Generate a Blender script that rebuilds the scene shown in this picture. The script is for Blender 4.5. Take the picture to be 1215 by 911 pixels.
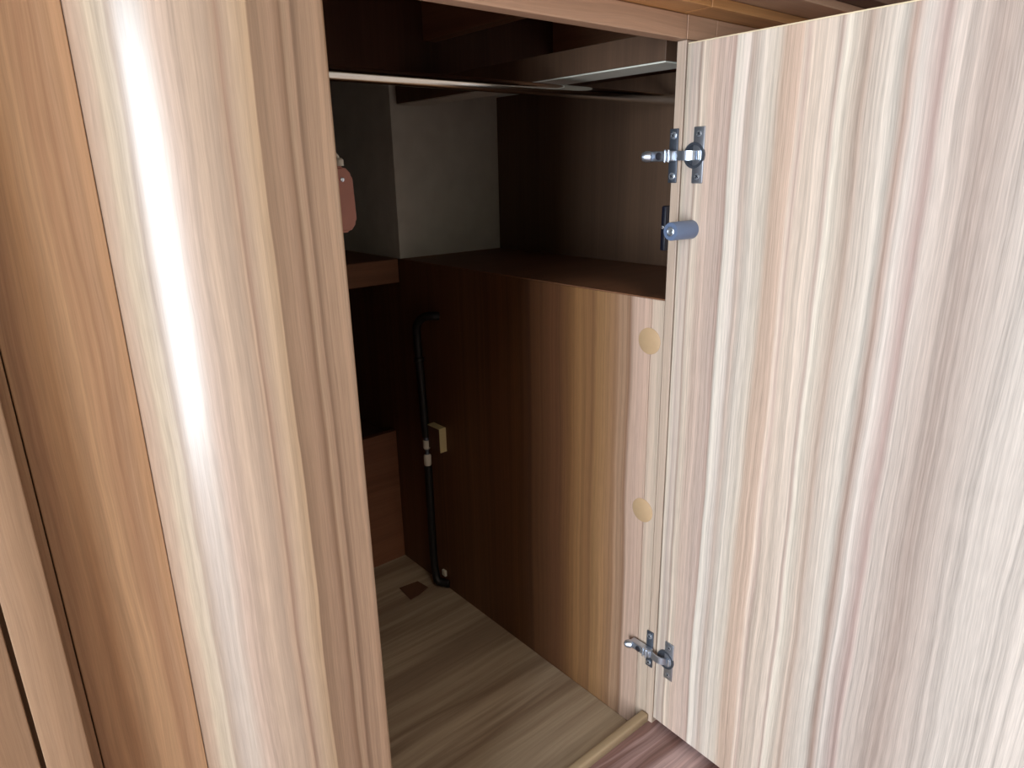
import bpy, bmesh, math, random
from mathutils import Vector, Matrix
random.seed(3)
for o in list(bpy.data.objects): bpy.data.objects.remove(o)
SC = bpy.context.scene
COL = SC.collection
ZO = 0.642            # heights below are measured from the wardrobe shelf; the room floor ends up at z = 0

# ------------------------------------------------------------ camera
cd = bpy.data.cameras.new('camera'); cam = bpy.data.objects.new('camera', cd); COL.objects.link(cam)
cd.sensor_fit = 'HORIZONTAL'; cd.sensor_width = 36; cd.lens = 36*812/1215
cd.clip_start = 0.01
rx = Vector((.7626, -.6466, -.0193)); dn = Vector((-.2069, -.2155, -.9543)); fw = Vector((.6129, .7318, -.2981))
cam.matrix_world = Matrix(((rx.x, -dn.x, -fw.x, -.687), (rx.y, -dn.y, -fw.y, -.5086), (rx.z, -dn.z, -fw.z, .157+ZO), (0, 0, 0, 1)))
SC.camera = cam

# ------------------------------------------------------------ world, light, exposure
w = bpy.data.worlds.new('world'); SC.world = w; w.use_nodes = True
w.node_tree.nodes['Background'].inputs[0].default_value = (.75, .87, 1, 1)
w.node_tree.nodes['Background'].inputs[1].default_value = 1.5
def area(name, loc, target, sx, sy, energy, col):
    l = bpy.data.lights.new(name, 'AREA'); l.shape = 'RECTANGLE'; l.size = sx; l.size_y = sy; l.energy = energy; l.color = col
    o = bpy.data.objects.new(name, l); COL.objects.link(o); o.location = loc
    o.rotation_euler = (Vector(target)-Vector(loc)).to_track_quat('-Z', 'Y').to_euler()
    return o
DOORWAY = (-2.03, -0.72, ZO-.04)
area('doorway_daylight', DOORWAY, (0, -.72, ZO-.04), .70, 1.16, 24, (.86, .93, 1))
area('ceiling_fill_light', (-.6, -1.0, 1.93), (-.6, -1.0, 0), .4, .25, 3, (1, .86, .70))  # warm fill added from above, no such lamp is seen
SC.view_settings.view_transform = 'Standard'; SC.view_settings.look = 'None'
SC.view_settings.exposure = 0.98; SC.view_settings.gamma = 1
SC.view_settings.use_curve_mapping = False

# ------------------------------------------------------------ materials
def lin(c):
    return tuple((v/255/12.92) if v <= 10 else ((v/255+.055)/1.055)**2.4 for v in c) + (1,)
def newmat(name):
    m = bpy.data.materials.new(name); m.use_nodes = True
    return m, m.node_tree.nodes, m.node_tree.links, m.node_tree.nodes['Principled BSDF']
def plain(name, c, rough=.5, metal=0, spec=.5, bump=0, bscale=300, coat=0):
    m, N, L, b = newmat(name)
    n = N.new('ShaderNodeTexNoise'); n.inputs['Scale'].default_value = 25; n.inputs['Detail'].default_value = 4
    tc = N.new('ShaderNodeTexCoord'); L.new(tc.outputs['Object'], n.inputs['Vector'])
    r = N.new('ShaderNodeValToRGB'); a = lin(c)
    r.color_ramp.elements[0].position = .3; r.color_ramp.elements[1].position = .7
    r.color_ramp.elements[0].color = tuple(v*.93 for v in a[:3])+(1,); r.color_ramp.elements[1].color = tuple(min(1, v*1.06) for v in a[:3])+(1,)
    L.new(n.outputs['Fac'], r.inputs[0]); L.new(r.outputs[0], b.inputs['Base Color'])
    b.inputs['Roughness'].default_value = rough; b.inputs['Metallic'].default_value = metal
    b.inputs['Specular IOR Level'].default_value = spec; b.inputs['Coat Weight'].default_value = coat
    if bump:
        n2 = N.new('ShaderNodeTexNoise'); n2.inputs['Scale'].default_value = bscale; L.new(tc.outputs['Object'], n2.inputs['Vector'])
        bp = N.new('ShaderNodeBump'); bp.inputs['Strength'].default_value = bump; bp.inputs['Distance'].default_value = .0005
        L.new(n2.outputs['Fac'], bp.inputs['Height']); L.new(bp.outputs[0], b.inputs['Normal'])
    return m
def wood(name, across, along, stops=None, rng=None, tint=(1, 1, 1), seed=0., rough=.42, streak=.16, warp=.006, lean=0., coat=0, crough=.2, palette=None, bands=9., second=None):
    """printed wood laminate: bands laid across one axis, grain running along another.
    stops = [(coordinate in metres, sRGB)] gives the bands of one board, any painted shade included; else bands come from noise."""
    m, N, L, b = newmat(name)
    def math_(op, a, c=None):
        n = N.new('ShaderNodeMath'); n.operation = op
        for i, v in enumerate((a, c)):
            if v is None: continue
            if isinstance(v, (int, float)): n.inputs[i].default_value = v
            else: L.new(v, n.inputs[i])
        return n.outputs[0]
    tc = N.new('ShaderNodeTexCoord'); sp = N.new('ShaderNodeSeparateXYZ'); L.new(tc.outputs['Object'], sp.inputs[0])
    ax = {'X': 0, 'Y': 1, 'Z': 2}
    u = sp.outputs[ax[across]]; v = sp.outputs[ax[along]]
    third = sp.outputs[3-ax[across]-ax[along]]
    u = math_('ADD', u, math_('MULTIPLY', third, .7)) if second else u
    def noise(su, sv, detail=3, rough_=.55, off=0., W=None):
        cx = N.new('ShaderNodeCombineXYZ')
        L.new(math_('MULTIPLY', W if W is not None else u, su), cx.inputs[0]); L.new(math_('MULTIPLY', v, sv), cx.inputs[1])
        cx.inputs[2].default_value = seed+off
        n = N.new('ShaderNodeTexNoise'); n.inputs['Scale'].default_value = 1; n.inputs['Detail'].default_value = detail; n.inputs['Roughness'].default_value = rough_
        L.new(cx.outputs[0], n.inputs['Vector']); return n.outputs['Fac']
    wv = math_('MULTIPLY', math_('SUBTRACT', noise(14, 3.2, 2, .5, 7), .5), warp*4)
    uw = math_('ADD', u, wv)
    uw = math_('ADD', uw, math_('MULTIPLY', math_('SUBTRACT', noise(90, 14, 3, .6, 17), .5), .0016))
    if lean: uw = math_('ADD', uw, math_('MULTIPLY', math_('SUBTRACT', v, ZO), lean))
    if stops:
        lo, hi = stops[0][0], stops[-1][0]
        fac = math_('DIVIDE', math_('SUBTRACT', uw, lo), hi-lo)
    else:
        fac = noise(bands, .35, 5, .62, 1, uw)
        stops = [(i, c) for i, c in enumerate(palette or [(118, 86, 62), (160, 124, 96), (176, 142, 114), (196, 166, 138), (180, 146, 118), (210, 184, 156), (170, 134, 106)])]
        fac = math_('DIVIDE', math_('SUBTRACT', fac, .28), .44); lo, hi = 0, len(stops)-1
    r = N.new('ShaderNodeValToRGB'); cr = r.color_ramp
    st = [((p-lo)/(hi-lo), c) for p, c in stops]
    st.sort(key=lambda s: s[0])
    while len(cr.elements) < len(st): cr.elements.new(.5)
    for e, (p, c) in zip(cr.elements, st): e.position = p
    for i, (p, c) in enumerate(st):
        cr.elements[i].position = p; a = lin(c); cr.elements[i].color = (a[0]*tint[0], a[1]*tint[1], a[2]*tint[2], 1)
    L.new(fac, r.inputs[0])
    # fine grain: long hair lines, short pores, and narrow sharp-edged growth bands
    def sharp(n_, lo_, hi_):
        mr = N.new('ShaderNodeMapRange'); mr.interpolation_type = 'SMOOTHSTEP'; L.new(n_, mr.inputs[0])
        mr.inputs[1].default_value = lo_; mr.inputs[2].default_value = hi_; mr.inputs[3].default_value = -.5; mr.inputs[4].default_value = .5
        return mr.outputs[0]
    g1 = noise(520, 2.6, 2, .6, 3, uw); g2 = noise(1500, 34, 2, .5, 5, uw); g3 = noise(150, .8, 3, .6, 9, uw); g4 = noise(48, .5, 2, .6, 13, uw)
    s1 = math_('MULTIPLY', sharp(g1, .36, .64), streak*.62)
    s2 = math_('MULTIPLY', sharp(g2, .30, .70), streak*.65)
    s3 = math_('MULTIPLY', sharp(g3, .38, .62), streak*.75)
    s4 = math_('MULTIPLY', sharp(g4, .42, .56), streak*.55)
    k = math_('ADD', math_('ADD', math_('ADD', math_('ADD', s1, s2), s3), s4), 1.0)
    vm = N.new('ShaderNodeVectorMath'); vm.operation = 'SCALE'; L.new(r.outputs[0], vm.inputs[0]); L.new(k, vm.inputs['Scale'])
    L.new(vm.outputs[0], b.inputs['Base Color'])
    b.inputs['Roughness'].default_value = rough; b.inputs['Coat Weight'].default_value = coat; b.inputs['Coat Roughness'].default_value = crough
    bp = N.new('ShaderNodeBump'); bp.inputs['Strength'].default_value = .12; bp.inputs['Distance'].default_value = .0003
    L.new(g2, bp.inputs['Height']); L.new(bp.outputs[0], b.inputs['Normal'])
    return m

door_stops = [(-.0005, (196, 182, 162)), (-.0075, (200, 186, 172)), (-.012, (177, 160, 149)), (-.0165, (196, 182, 168)), (-.0195, (160, 139, 127)), (-.0225, (215, 199, 181)), (-.0285, (217, 199, 181)),
    (-.034, (205, 182, 166)), (-.058, (200, 179, 166)), (-.0635, (177, 153, 141)), (-.0665, (212, 204, 191)), (-.079, (211, 199, 188)), (-.084, (185, 167, 154)), (-.094, (212, 201, 188)), (-.111, (205, 193, 178)),
    (-.119, (190, 167, 149)), (-.137, (188, 165, 148)), (-.1405, (211, 194, 178)), (-.1445, (181, 160, 148)), (-.149, (205, 188, 172)), (-.174, (200, 186, 172)), (-.1775, (174, 155, 144)), (-.182, (217, 208, 193)),
    (-.203, (178, 159, 145)), (-.208, (199, 185, 172)), (-.2320, (200, 192, 181)), (-.2405, (161, 139, 127)), (-.2500, (199, 190, 181)), (-.2665, (157, 136, 129)), (-.273, (200, 188, 178)), (-.305, (171, 155, 145)), (-.36, (196, 187, 178))]
pillar_stops = [(-.61, (159, 133, 113)), (-.590, (167, 143, 126)), (-.583, (157, 133, 115)), (-.577, (164, 143, 124)), (-.574, (174, 157, 136)), (-.5665, (171, 155, 136)), (-.5655, (151, 132, 115)), (-.558, (166, 150, 136)), (-.551, (168, 153, 139)),
    (-.541, (173, 150, 133)), (-.527, (170, 147, 127)), (-.514, (158, 136, 117)), (-.5075, (161, 135, 113)), (-.506, (136, 109, 91)), (-.502, (162, 138, 117)), (-.4965, (167, 143, 119)), (-.4865, (170, 142, 113)), (-.4855, (126, 100, 79)),
    (-.477, (138, 111, 89)), (-.470, (144, 116, 94)), (-.4640, (117, 90, 70)), (-.4615, (155, 128, 104)), (-.457, (153, 124, 101)), (-.4555, (121, 95, 76)), (-.451, (152, 124, 101)), (-.436, (170, 140, 115)), (-.4305, (181, 153, 126))]
side_shaded_stops = [(.0, (187, 171, 153)), (.030, (189, 169, 151)), (.0325, (183, 157, 139)), (.0378, (187, 159, 141)), (.050, (181, 154, 137)), (.063, (180, 152, 133)), (.0665, (128, 96, 74)), (.074, (158, 126, 100)), (.084, (157, 124, 97)), (.0885, (128, 96, 70)), (.11, (146, 109, 73)),
    (.125, (148, 110, 71)), (.1325, (124, 88, 57)), (.158, (141, 102, 64)), (.180, (120, 83, 50)), (.205, (103, 67, 43)), (.235, (107, 71, 45)), (.262, (107, 71, 45)), (.268, (91, 59, 38)), (.30, (105, 69, 42)), (.36, (97, 62, 38)), (.43, (106, 71, 45)), (.5, (97, 62, 38)), (.6, (100, 65, 41)), (.72, (94, 60, 38))]  # darker with depth: the fading light inside is painted into these bands
M = {}
M['door'] = wood('door laminate', 'Y', 'Z', door_stops, seed=1, rough=.38, streak=.27, warp=.0035, lean=0.004)
M['pillar'] = wood('curved pillar laminate', 'X', 'Z', pillar_stops, seed=5, rough=.36, streak=.21, warp=.0025, coat=.55, crough=.2)
M['side'] = wood('inner side laminate with shade', 'Y', 'Z', side_shaded_stops, seed=8, rough=.55, streak=.22, warp=.003)
M['stile'] = wood('stile laminate', 'Y', 'Z', None, seed=11, streak=.16, bands=40, palette=[(176, 156, 140), (190, 170, 152), (196, 178, 162)])
brown = [(132, 98, 72), (168, 130, 96), (178, 140, 108), (158, 120, 90), (186, 148, 112), (170, 132, 100)]
M['left'] = wood('left cupboard laminate', 'X', 'Z', None, seed=14.3, streak=.17, bands=13, palette=brown, warp=.004, rough=.5)
M['left2'] = wood('left door laminate', 'X', 'Z', None, seed=20.1, streak=.17, bands=14, palette=[(126, 96, 70), (152, 120, 92), (162, 130, 102), (144, 112, 86)], warp=.004, rough=.5)
M['rail'] = wood('rail laminate', 'Z', 'X', None, seed=3, streak=.12, bands=30, palette=[(158, 122, 96), (180, 144, 118), (190, 152, 126)], second=True)
M['overhead'] = wood('overhead laminate', 'Z', 'X', None, seed=33, streak=.12, bands=30, palette=[(140, 96, 52), (180, 130, 80), (200, 150, 96)], second=True)
M['dark'] = wood('inner brown laminate', 'X', 'Z', None, seed=40, streak=.12, bands=10, palette=[(80, 54, 40), (102, 70, 52), (92, 62, 46)], second=True, rough=.55)
M['darkY'] = wood('dividing wall laminate', 'Y', 'Z', None, seed=44, streak=.12, bands=9, palette=[(76, 56, 42), (96, 72, 54), (88, 64, 48)], rough=.6)
M['joist'] = wood('joist timber', 'X', 'Y', None, seed=50, streak=.12, bands=20, palette=[(164, 120, 90), (190, 142, 108)], second=True, rough=.6)
M['floorX'] = wood('wardrobe floor laminate', 'Y', 'X', None, seed=61.7, streak=.12, bands=7, warp=.005, palette=[(118, 102, 84), (156, 136, 114), (142, 122, 102), (172, 154, 130), (134, 114, 94), (186, 168, 144), (148, 128, 108)], rough=.5)
M['shelfX'] = wood('shelf laminate', 'Z', 'X', None, seed=70, streak=.1, bands=14, second=True, palette=[(112, 76, 52), (134, 92, 64)], rough=.6)
M['redlow'] = wood('lower back laminate', 'Z', 'X', None, seed=75, streak=.12, bands=10, palette=[(112, 70, 50), (136, 90, 64), (124, 80, 58)], rough=.6)
M['lip'] = wood('sill lip timber', 'Y', 'X', None, seed=80, streak=.07, bands=20, palette=[(158, 138, 110), (174, 154, 124)], rough=.45)
M['vinyl'] = wood('room floor vinyl', 'Y', 'X', None, seed=90.4, streak=.25, bands=16, warp=.014, palette=[(84, 60, 56), (158, 124, 118), (122, 92, 86), (198, 170, 168), (142, 108, 102)], rough=.38)
M['grey'] = plain('grey lining board', (212, 214, 204), .7)
M['palestrip'] = plain('pale grey lining', (214, 216, 204), .5)
M['chrome'] = plain('chromed steel tube', (215, 212, 205), .16, 1)
M['steel'] = plain('nickel plated steel', (196, 204, 216), .34, .9)
M['steeldark'] = plain('darker zinc steel', (104, 112, 124), .42, .8)
M['screw'] = plain('screw steel', (220, 232, 245), .25, .85)
M['recess'] = plain('hinge recess dark', (40, 40, 46), .4)
M['rubber'] = plain('black hose rubber', (10, 10, 11), .55)
M['white'] = plain('white plastic', (215, 210, 196), .4)
M['cream'] = plain('cream edging', (204, 188, 140), .55)
M['cover'] = plain('beige screw cover', (188, 158, 122), .5)
M['bluegrey'] = plain('blue grey plastic', (98, 114, 142), .35)
M['black'] = plain('black plastic', (14, 16, 30), .4)
M['pink'] = plain('dusty pink plastic', (176, 118, 102), .4)
M['patch'] = plain('dark brown felt', (92, 58, 38), .9, bump=.5)
M['edge'] = plain('pale edge highlight and trim', (222, 208, 176), .4)
M['wall'] = plain('warm white wall board', (206, 198, 184), .8, bump=.1)
M['ceil'] = plain('off white ceiling', (214, 208, 196), .8)
M['opal'] = plain('opal fill lamp cover', (240, 236, 224), .4)

# ------------------------------------------------------------ helpers
def box_bm(bm, a, b, bev=0, seg=2):
    lo = [min(a[i], b[i]) for i in range(3)]; hi = [max(a[i], b[i]) for i in range(3)]
    r = bmesh.ops.create_cube(bm, size=1)
    vs = r['verts']
    for v in vs:
        v.co = Vector([(lo[i]+hi[i])/2 + v.co[i]*(hi[i]-lo[i]) for i in range(3)])
    if bev:
        es = list({e for v in vs for e in v.link_edges})
        bmesh.ops.bevel(bm, geom=es, offset=bev, segments=seg, profile=.5, affect='EDGES')
    return bm
def frame(n):
    n = n.normalized(); t = Vector((0, 0, 1)) if abs(n.z) < .9 else Vector((1, 0, 0))
    a = n.cross(t).normalized(); return a, n.cross(a).normalized()
def lathe_bm(bm, p, axis, prof, seg=24):
    """prof = [(distance along axis, radius)], closed at both ends"""
    p = Vector(p); ax_ = Vector(axis).normalized(); a, b = frame(ax_)
    rings = [[bm.verts.new(p+ax_*d+(a*math.cos(t*2*math.pi/seg)+b*math.sin(t*2*math.pi/seg))*r) for t in range(seg)] for d, r in prof]
    for i in range(len(rings)-1):
        for j in range(seg):
            bm.faces.new((rings[i][j], rings[i][(j+1) % seg], rings[i+1][(j+1) % seg], rings[i+1][j]))
    bm.faces.new(rings[0][::-1]); bm.faces.new(rings[-1])
    return bm
def tube_bm(bm, pts, r, seg=14):
    pts = [Vector(p) for p in pts]; rings = []
    d0 = (pts[1]-pts[0]).normalized(); a, b = frame(d0)
    for i, p in enumerate(pts):
        d = ((pts[min(i+1, len(pts)-1)]-pts[max(i-1, 0)])).normalized()
        a = (a-d*a.dot(d)).normalized(); b = d.cross(a)
        rr = r[i] if isinstance(r, (list, tuple)) else r
        rings.append([bm.verts.new(p+(a*math.cos(t*2*math.pi/seg)+b*math.sin(t*2*math.pi/seg))*rr) for t in range(seg)])
    for i in range(len(rings)-1):
        for j in range(seg):
            bm.faces.new((rings[i][j], rings[i][(j+1) % seg], rings[i+1][(j+1) % seg], rings[i+1][j]))
    bm.faces.new(rings[0][::-1]); bm.faces.new(rings[-1])
    return bm
def smooth_path(pts, n=8):
    P = [Vector(p) for p in pts]; P = [P[0]*2-P[1]]+P+[P[-1]*2-P[-2]]; out = []
    for i in range(1, len(P)-2):
        for k in range(n):
            t = k/n; a, b, c, d = P[i-1:i+3]
            out.append(.5*((2*b)+(c-a)*t+(2*a-5*b+4*c-d)*t*t+(3*b-a-3*c+d)*t**3))
    out.append(P[-2]); return out
def prism_bm(bm, poly, lo, hi, axis=2):
    """closed polygon (2 coordinates) extruded along an axis"""
    def mk(p, h):
        c = list(p); c.insert(axis, h); return bm.verts.new(c)
    A = [mk(p, lo) for p in poly]; B = [mk(p, hi) for p in poly]; n = len(poly)
    for i in range(n): bm.faces.new((A[i], A[(i+1) % n], B[(i+1) % n], B[i]))
    bm.faces.new(A[::-1]); bm.faces.new(B)
    return bm
def obj(name, bm, mat, parent=None, smooth=False, mat2=None):
    bmesh.ops.recalc_face_normals(bm, faces=bm.faces)
    # the parts are modelled in place: raise to room height, undo the parent's own offset
    off = Vector((0, 0, ZO))
    par = parent
    while par is not None: off -= par.location; par = par.parent
    top_level = parent is None
    me = bpy.data.meshes.new(name)
    bmesh.ops.translate(bm, verts=bm.verts, vec=(0, 0, ZO))
    bm.to_mesh(me); bm.free()
    if smooth:
        for p in me.polygons: p.use_smooth = True
        try: me.set_sharp_from_angle(angle=math.radians(38))
        except Exception: pass
    me.materials.append(mat)
    if mat2: me.materials.append(mat2)
    o = bpy.data.objects.new(name, me); COL.objects.link(o)
    if parent is not None: o.parent = parent
    return o
def B(name, a, b, mat, parent=None, bev=.0008, seg=2):
    return obj(name, box_bm(bmesh.new(), a, b, bev, seg), mat, parent)
def thing(name, label, cat, group=None):
    o = bpy.data.objects.new(name, None); COL.objects.link(o); o.empty_display_size = .05
    tag(o, label, cat, group); return o
def tag(o, label, cat, group=None):
    o['label'] = label; o['category'] = cat
    if group: o['group'] = group
    return o
def struct(name, a, b, mat, parent=None, bev=0):
    o = B(name, a, b, mat, parent, bev); o['kind'] = 'structure'; return o
def cut_box(name, outer, holes_y, mat): pass

# ------------------------------------------------------------ the room
FL = -.642
bm = bmesh.new(); box_bm(bm, (-1.95, -2.2, FL-.05), (1.35, .006, FL)); box_bm(bm, (-1.95, -2.2, FL-.10), (1.35, 1.2, FL-.0505))
o = obj('floor', bm, M['vinyl']); o['kind'] = 'structure'
struct('ceiling', (-2.0, -2.2, 1.35), (1.4, 1.25, 1.40), M['ceil'])
struct('wall_front', (-1.95, 1.2, FL-.05), (1.35, 1.25, 1.35), M['wall'])
struct('wall_back', (-2.1, -2.25, FL), (1.4, -2.2, 1.35), M['wall'])
struct('wall_right', (1.35, -2.2, FL), (1.4, 1.25, 1.35), M['wall'])
bm = bmesh.new()                                    # left wall with the open doorway
for y0, y1, z0, z1 in ((-2.2, -1.09, FL, 1.35), (-.35, 1.2, FL, 1.35), (-1.09, -.35, .75, 1.35)):
    box_bm(bm, (-2.0, y0, z0), (-1.95, y1, z1))
o = obj('wall_left', bm, M['wall']); o['kind'] = 'structure'
bm = bmesh.new()
for y0, y1, z0, z1 in ((-1.14, -1.09, FL, .80), (-.35, -.30, FL, .80), (-1.09, -.35, .75, .80)):
    box_bm(bm, (-1.95, y0, z0), (-1.935, y1, z1), .002)
o = obj('trim_1', bm, M['edge']); o['kind'] = 'structure'

# ------------------------------------------------------------ wardrobe
W = thing('wardrobe', 'built-in wood-grain wardrobe standing open, with curved front pillar and dark interior', 'wardrobe')
# curved pillar at the left of the opening
outer = [(-.434, .0), (-.4315, .0012), (-.4300, .004)]
cx, cy, ea, eb = -.440, .085, .143, .085
arc = [(cx-ea*math.sin(t), cy-eb*math.cos(t)) for t in [math.radians(90*i/40) for i in range(41)]]
poly = [(-.430, .016), (-.430, .004), (-.4315, .0012), (-.434, .0)] + arc + [(arc[-1][0], .12), (arc[-1][0]+.016, .12)]
inn = [(cx-(ea-.016)*math.sin(t), cy-(eb-.016)*math.cos(t)) for t in [math.radians(90*i/40) for i in range(40, -1, -1)]]
poly += inn
obj('pillar', prism_bm(bmesh.new(), poly, FL, 1.30), M['pillar'], W, True)
B('inner_left_side', (-.455, .017, -.67), (-.440, 1.10, .45), M['dark'], W)
# floor, lip, front plinth
fp = B('bottom_panel', (-.4395, .0195, -.69), (-.0005, .7, -.67), M['floorX'], W, .0005)
bm = bmesh.new(); box_bm(bm, (-.4295, .0055, FL+.0005), (-.0008, .0190, -.6285), .003, 3)
obj('sill', bm, M['lip'], W, True)
B('plinth', (-.4395, .0065, -.69), (-.0008, .0190, FL), M['lip'], W)
# right inner side with the screw covers
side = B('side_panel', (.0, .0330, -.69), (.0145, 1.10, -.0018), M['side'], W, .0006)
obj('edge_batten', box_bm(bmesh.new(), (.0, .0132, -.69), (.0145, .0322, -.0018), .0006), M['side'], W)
for z in (-.0565, -.2985+.0):
    bm = bmesh.new(); lathe_bm(bm, (0, .034, z), (-1, 0, 0), [(0, .0175), (.0006, .0175), (.0009, .017)], 28)
    o = obj('screw_cover', bm, M['cover'], side, True)
# stile and header
st = B('stile', (.0, .0, -.69), (.055, .0125, .2905), M['stile'], W, .0008)
B('cross_stile', (.0008, .0, .2912), (.055, .018, .3155), M['rail'], W, .0005)
B('header_rail', (-.4395, .0, .2910), (-.0002, .0185, .3155), M['rail'], W, .0012)
B('front_panel', (.0555, .0, -.642), (.60, .016, .3155), M['rail'], W, .0008)
# shelf level: the neighbouring compartment behind the upper opening
B('shelf_board', (.0, .0130, -.0015), (.245, .6355, .0), M['shelfX'], W, 0)
B('shelf_core', (.0150, .0130, -.016), (.245, 1.0, -.0018), M['shelfX'], W, 0)
B('dividing_wall', (.2455, .0165, -.016), (.2600, .6355, .296), M['darkY'], W)
B('grey_back_panel', (.0, .6360, 0), (.934, .6500, .45), M['grey'], W, 0)
B('grey_side_panel', (.0, .6502, 0), (.014, 1.10, .45), M['grey'], W, 0)
B('grey_end_panel', (-.455, 1.1005, -.2), (.014, 1.115, .45), M['grey'], W, 0)
B('rear_shelf', (-.4395, .6480, -.020), (-.0005, 1.10, 0), M['shelfX'], W, 0)
B('shelf_front_rail', (-.4395, .6360, -.0445), (-.0055, .6478, .0), M['shelfX'], W, .001)
B('lower_back_panel', (-.4395, .7002, -.69), (-.0005, .7150, -.369), M['redlow'], W, .0008)
B('lower_recess_floor', (-.4395, .7152, -.40), (-.0005, 1.10, -.3850), M['dark'], W, 0)
B('lower_recess_back', (-.4395, 1.0850, -.385), (-.0005, 1.1000, -.021), M['dark'], W, 0)
# top of the wardrobe
B('roof_panel', (-.455, .019, .4502), (.95, .655, .465), M['dark'], W, 0)
B('roof_panel', (-.455, .6552, .4502), (.015, 1.115, .465), M['dark'], W, 0)
B('upper_back_panel', (-.4395, .6200, .312), (.934, .6350, .4500), M['dark'], W, .001)
B('far_side_panel', (.935, .0165, -.1), (.95, .635, .45), M['dark'], W, 0)
B('inner_header', (-.4395, .0190, .3160), (.93, .0300, .4500), M['dark'], W, 0)
for x0, x1, z0, z1 in ((.0665, .0945, .380, .450), (.385, .410, .380, .450)):
    B('joist', (x0, .0305, z0), (x1, .6195, z1), M['joist'], W, .0015)
fj = B('joist', (.0035, .0305, .2735), (.0585, .6195, .305), M['darkY'], W, .0008)
o = B('lining_strip', (.0040, .0310, .2715), (.0580, .6190, .2733), M['palestrip'], fj, .0003); o['label'] = 'pale grey lining under the joist'

# hinges: mounting plate and arm belong to the stile, the cup to the door
def hinge_on_stile(zc, parent):
    bm = bmesh.new(); box_bm(bm, (-.0022, .0035, zc-.030), (0, .0155, zc+.030), .001)
    mp = obj('mounting_plate', bm, M['steeldark'], parent, True)
    bm = bmesh.new(); box_bm(bm, (-.0135, .001, zc-.0058), (-.0022, .038, zc+.0058), .002)
    obj('hinge_arm', bm, M['steel'], parent, True)
    bm = bmesh.new(); lathe_bm(bm, (-.0120, .034, zc), (-.6, .8, 0), [(0, .0062), (.006, .0062), (.010, .0045), (.0115, .001)], 16)
    obj('arm_clip', bm, M['steel'], parent, True)
    bm = bmesh.new()
    for y in (.006, .011): box_bm(bm, (-.0150, y, zc-.0070), (-.0125, y+.0022, zc+.0070), .0006)
    obj('arm_ridge', bm, M['screw'], parent)
    bm = bmesh.new(); lathe_bm(bm, (-.0134, .021, zc), (-1, 0, 0), [(0, .0042), (.0012, .0042), (.0016, .0032)], 16)
    obj('adjusting_screw', bm, M['recess'], parent, True)
    for s in (-1, 1):
        screw((-.0021, .0095, zc+s*.0225), .0042, parent)
def screw(p, r, parent):
    bm = bmesh.new(); p = Vector(p)
    lathe_bm(bm, p, (-1, 0, 0), [(0, r), (.0007, r), (.0014, r*.62)], 18)
    # cross recess, shown as two crossed raised bars' gap
    for a in (0, math.pi/2):
        d = Vector((0, math.cos(a+.6), math.sin(a+.6))); e = Vector((0, -d.z, d.y))
        c = p+Vector((-.00145, 0, 0))
        vs = [bm.verts.new(c+d*sx*r*.5+e*sy*r*.12+Vector((dx, 0, 0))) for dx in (0, -.0002) for sx, sy in ((-1, -1), (1, -1), (1, 1), (-1, 1))]
        fs = [(0, 1, 2, 3), (4, 5, 6, 7), (0, 1, 5, 4), (1, 2, 6, 5), (2, 3, 7, 6), (3, 0, 4, 7)]
        for f in fs:
            ff = bm.faces.new([vs[i] for i in f]); ff.material_index = 1
    return obj('screw', bm, M['screw'], parent, True, M['recess'])
HZ = (.1690, -.5140)
hinge_on_stile(HZ[0], st); hinge_on_stile(HZ[1], st)
# black keeper behind the stile for the latch
bm = bmesh.new(); box_bm(bm, (-.0060, .0127, .060), (.006, .0200, .113), .002)
kp = obj('strike_plate', bm, M['black'], st, True)
screw((-.0060, .0165, .088), .002, st)

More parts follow.
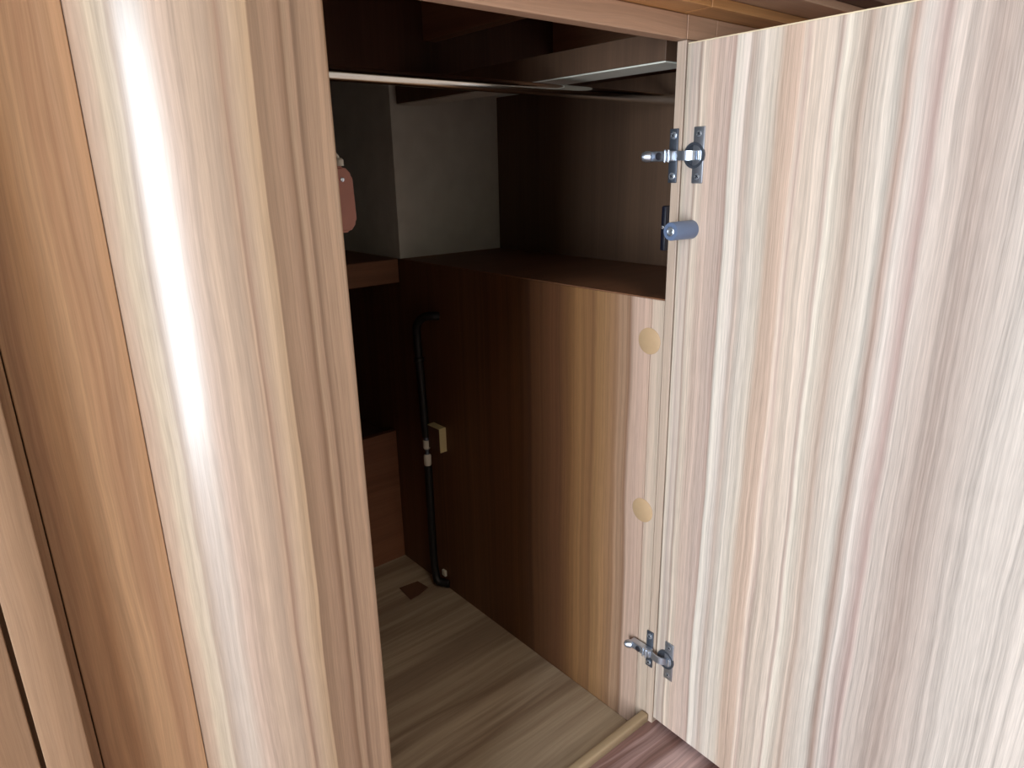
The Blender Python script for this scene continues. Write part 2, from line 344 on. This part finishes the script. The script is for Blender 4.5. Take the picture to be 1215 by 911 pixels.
# ------------------------------------------------------------ door of the wardrobe (stands open towards the camera)
D = bpy.data.objects.new('door_tmp', None)
bpy.data.objects.remove(D)
def door_xf(bm):
    """the door is modelled closed on the plane X = 0 and swung 2.5 degrees further about its hinge edge"""
    a = math.radians(-2.2)
    bmesh.ops.rotate(bm, verts=bm.verts, cent=(0, -.002, 0), matrix=Matrix.Rotation(a, 3, 'Z'))
    return bm
bm = box_bm(bmesh.new(), (.0, -.4480, -.6295), (.0175, -.0020, .2860), .0007)
door = obj('door', door_xf(bm), M['door'], W)
bm = box_bm(bmesh.new(), (.0002, -.4478, .2858), (.0173, -.0022, .2872), .0004)
obj('edge_highlight', door_xf(bm), M['edge'], door)  # pale strip painted in for the highlight along the door's top edge
for zc in HZ:
    bm = bmesh.new(); box_bm(bm, (-.0022, -.0330, zc-.0305), (-.0001, -.0180, zc+.0305), .001)
    obj('hinge_plate', door_xf(bm), M['steel'], door, True)
    bm = bmesh.new(); lathe_bm(bm, (-.0001, -.0200, zc), (-1, 0, 0), [(0, .0142), (.0026, .0142), (.0026, .0112), (.0012, .0105), (.0010, .001)], 32)
    obj('hinge_cup', door_xf(bm), M['steeldark'], door, True)
    bm = bmesh.new(); tube = smooth_path([(-.0018, -.0235, zc), (-.0065, -.0215, zc), (-.0105, -.014, zc), (-.0100, -.004, zc), (-.0085, .004, zc)], 5)
    for i in range(len(tube)-1):
        p, q = tube[i], tube[i+1]; d = (q-p).normalized(); n = Vector((-d.y, d.x, 0))*.0012
        vs = []
        for c in (p, q):
            for s, t in ((-1, -1), (1, -1), (1, 1), (-1, 1)): vs.append(bm.verts.new(c+n*s+Vector((0, 0, .0052*t))))
        for f in ((0, 1, 2, 3), (7, 6, 5, 4), (0, 4, 5, 1), (1, 5, 6, 2), (2, 6, 7, 3), (3, 7, 4, 0)): bm.faces.new([vs[k] for k in f])
    obj('hinge_link', door_xf(bm), M['steel'], door)
    bm = bmesh.new(); box_bm(bm, (-.0050, -.0290, zc-.0055), (-.0012, -.0255, zc+.0055), .0008)
    obj('hinge_pin', door_xf(bm), M['screw'], door)
    for s in (-1, 1):
        sc = screw((-.0021, -.0245-.001, zc+s*.0230), .0042, door)
# latch bolt standing out of the door
bm = bmesh.new(); lathe_bm(bm, (0, -.0205, .0870), (-1, 0, 0), [(0, .0108), (.036, .0104), (.0372, .0098), (.0374, .006), (.0362, .0058), (.0362, .001)], 28)
bf = obj('latch_bolt', door_xf(bm), M['bluegrey'], door, True)
bm = bmesh.new(); lathe_bm(bm, (-.0360, -.0205, .0870), (-1, 0, 0), [(0, .0052), (.0014, .0052), (.0020, .0040), (.0013, .0024), (.0012, .0005)], 20)
obj('latch_screw', door_xf(bm), M['screw'], door, True)

# ------------------------------------------------------------ things inside
bm = bmesh.new(); tube_bm(bm, [(-.4390, .19, .2550), (.2450, .19, .2550)], .0076, 24)
R_ = tag(obj('clothes_rail', bm, M['chrome'], None, True), 'chromed steel clothes rail running across the top of the wardrobe', 'rail')

# black hose in the corner
H = thing('water_hose', 'black hose running down the dark inner corner, with white fittings halfway', 'hose')
xh = -.014; yh = .556
up = [(-.0005, .515, -.094), (xh*.7, .519, -.0925), (xh-.006, .535, -.096), (xh-.010, .552, -.112), (xh-.008, .558, -.14), (xh-.004, .560, -.22), (xh-.002, .560, -.30), (xh, .5600, -.338)]
lo_ = [(xh, .5600, -.400), (xh, .5600, -.50), (xh, .560, -.60), (xh, .556, -.640), (xh-.001, .549, -.656), (xh+.005, .540, -.6600), (-.0005, .526, -.6605)]
obj('upper_hose', tube_bm(bmesh.new(), smooth_path(up), .0076), M['rubber'], H, True)
obj('lower_hose', tube_bm(bmesh.new(), smooth_path(lo_), .0080), M['rubber'], H, True)
z0 = -.338
obj('hose_ferrule', lathe_bm(bmesh.new(), (xh, .56, z0+.002), (0, 0, -1), [(0, .0050), (.010, .0062), (.012, .004)], 16), M['steeldark'], H, True)
obj('hose_nut', lathe_bm(bmesh.new(), (xh, .56, z0-.006), (0, 0, -1), [(0, .005), (.002, .0072), (.017, .0076), (.020, .0052)], 16), M['white'], H, True)
obj('hose_valve', lathe_bm(bmesh.new(), (xh, .56, z0-.024), (0, 0, -1), [(0, .0040), (.004, .0052), (.007, .0035), (.013, .0052), (.014, .004)], 12), M['steeldark'], H, True)
obj('hose_nut', lathe_bm(bmesh.new(), (xh, .56, z0-.037), (0, 0, -1), [(0, .0052), (.003, .0074), (.021, .0076), (.024, .006)], 16), M['white'], H, True)
obj('cable_clip', box_bm(bmesh.new(), (-.006, .533, -.646), (-.0002, .545, -.632), .002), M['white'], H)
obj('hose_clamp', lathe_bm(bmesh.new(), (xh-.006, .5585, -.175), (0, 0, -1), [(0, .0076), (.002, .0095), (.008, .0095), (.010, .0076)], 14), M['rubber'], H, True)

# small wooden block with cream edges
K = thing('mounting_block', 'small brown block with cream edges fixed to the inner side by the hose', 'block')
B('block_core', (-.0145, .5125, -.3575), (-.0002, .5510, -.3110), M['dark'], K, .0003)
bm = bmesh.new()
box_bm(bm, (-.0152, .5108, -.3580), (-.0002, .5124, -.3090), .0004)
box_bm(bm, (-.0152, .5125, -.3109), (-.0002, .5510, -.3090), .0004)
obj('cream_edging', bm, M['cream'], K)

# pink freshener hanging beside the pillar
KF = .699/.809
def fy(x, z): return (-.687+(x+.687)*KF, .157+(z-.157)*KF)
F = thing('wardrobe_freshener', 'dusty pink plastic hanger tag dangling from the rail just behind the pillar', 'air freshener')
pts = []
for x, z in ((-.318, .153), (-.305, .166), (-.275, .166), (-.264, .155), (-.2625, .098), (-.273, .086), (-.306, .086), (-.318, .098)): pts.append(fy(x, z))
bm = prism_bm(bmesh.new(), pts, .185, .195, 1)
bmesh.ops.bevel(bm, geom=[e for e in bm.edges], offset=.003, segments=3, affect='EDGES')
obj('case', bm, M['pink'], F, True)
hk = smooth_path([(-.334, .19, .165), (-.336, .19, .175), (-.344, .19, .185), (-.345, .19, .236), (-.345, .1800, .247), (-.345, .1800, .258), (-.345, .19, .2645), (-.345, .200, .257)], 6)
obj('hook', tube_bm(bmesh.new(), hk, .0018, 8), M['white'], F, True)
obj('stopper', lathe_bm(bmesh.new(), (fy(-.279, .166)[0], .19, fy(-.279, .166)[1]), (0, 0, 1), [(0, .005), (.006, .005), (.008, .003)], 14), M['white'], F, True)
obj('rivet', lathe_bm(bmesh.new(), (fy(-.2795, .150)[0], .185, fy(-.2795, .150)[1]), (0, -1, 0), [(0, .0025), (.001, .0022), (.0015, .001)], 12), M['screw'], F, True)

# dark felt patch on the wardrobe floor
bm = prism_bm(bmesh.new(), [(-.080, .595), (-.038, .590), (-.034, .557), (-.060, .548), (-.084, .545)], -.6699, -.6685)
tag(obj('felt_patch', bm, M['patch']), 'small dark brown patch on the wardrobe floor near the hose', 'patch')

# ------------------------------------------------------------ overhead cupboard above the opening
OV = thing('overhead_cupboard', 'overhead cupboard base of stepped wooden boards above the wardrobe opening', 'cupboard')
B('base_board', (-.425, -.0350, .3160), (-.0072, .30*.06, .3265), M['overhead'], OV, .001)
B('base_board', (-.0062, -.0350, .3160), (1.3, .30*.06, .3265), M['overhead'], OV, .001)
B('middle_board', (-.425, -.0800, .3268), (1.3, .018, .3360), M['rail'], OV, .001)
B('cupboard_front', (-.425, -.1050, .3363), (1.3, .018, .70), M['dark'], OV, .001)

# ------------------------------------------------------------ cupboard to the left of the pillar
LC = thing('side_cupboard', 'darker brown wood-grain cupboard front left of the bright curved pillar', 'cupboard')
B('main_panel', (-.6615, .080, FL), (-.5832, .095, 1.30), M['left'], LC, .0008)
B('filler_strip', (-1.0, .0810, FL), (-.6622, .095, 1.30), M['left'], LC, .0008)
B('backing_panel', (-1.95, .0955, FL), (-.585, .105, 1.30), M['dark'], LC, 0)
bm = bmesh.new(); box_bm(bm, (-.6985, .050, FL), (-.6695, .068, 1.30), .0015, 2)
obj('door_panel', bm, M['left2'], LC, True)
bm = bmesh.new(); box_bm(bm, (-1.25, .050, FL), (-.7018, .068, 1.30), .0015, 2)
obj('door_panel', bm, M['left2'], LC, True)
B('outer_panel', (-1.95, .050, FL), (-1.253, .068, 1.30), M['left2'], LC, .0008)

# fill lamp added out of view to brighten the room
CL = thing('ceiling_fill_lamp', 'flat opal fill lamp, added unseen under the off white ceiling', 'lamp')
obj('fill_lamp_base', box_bm(bmesh.new(), (-.82, -1.14, 1.325), (-.38, -.86, 1.349), .004), M['opal'], CL)
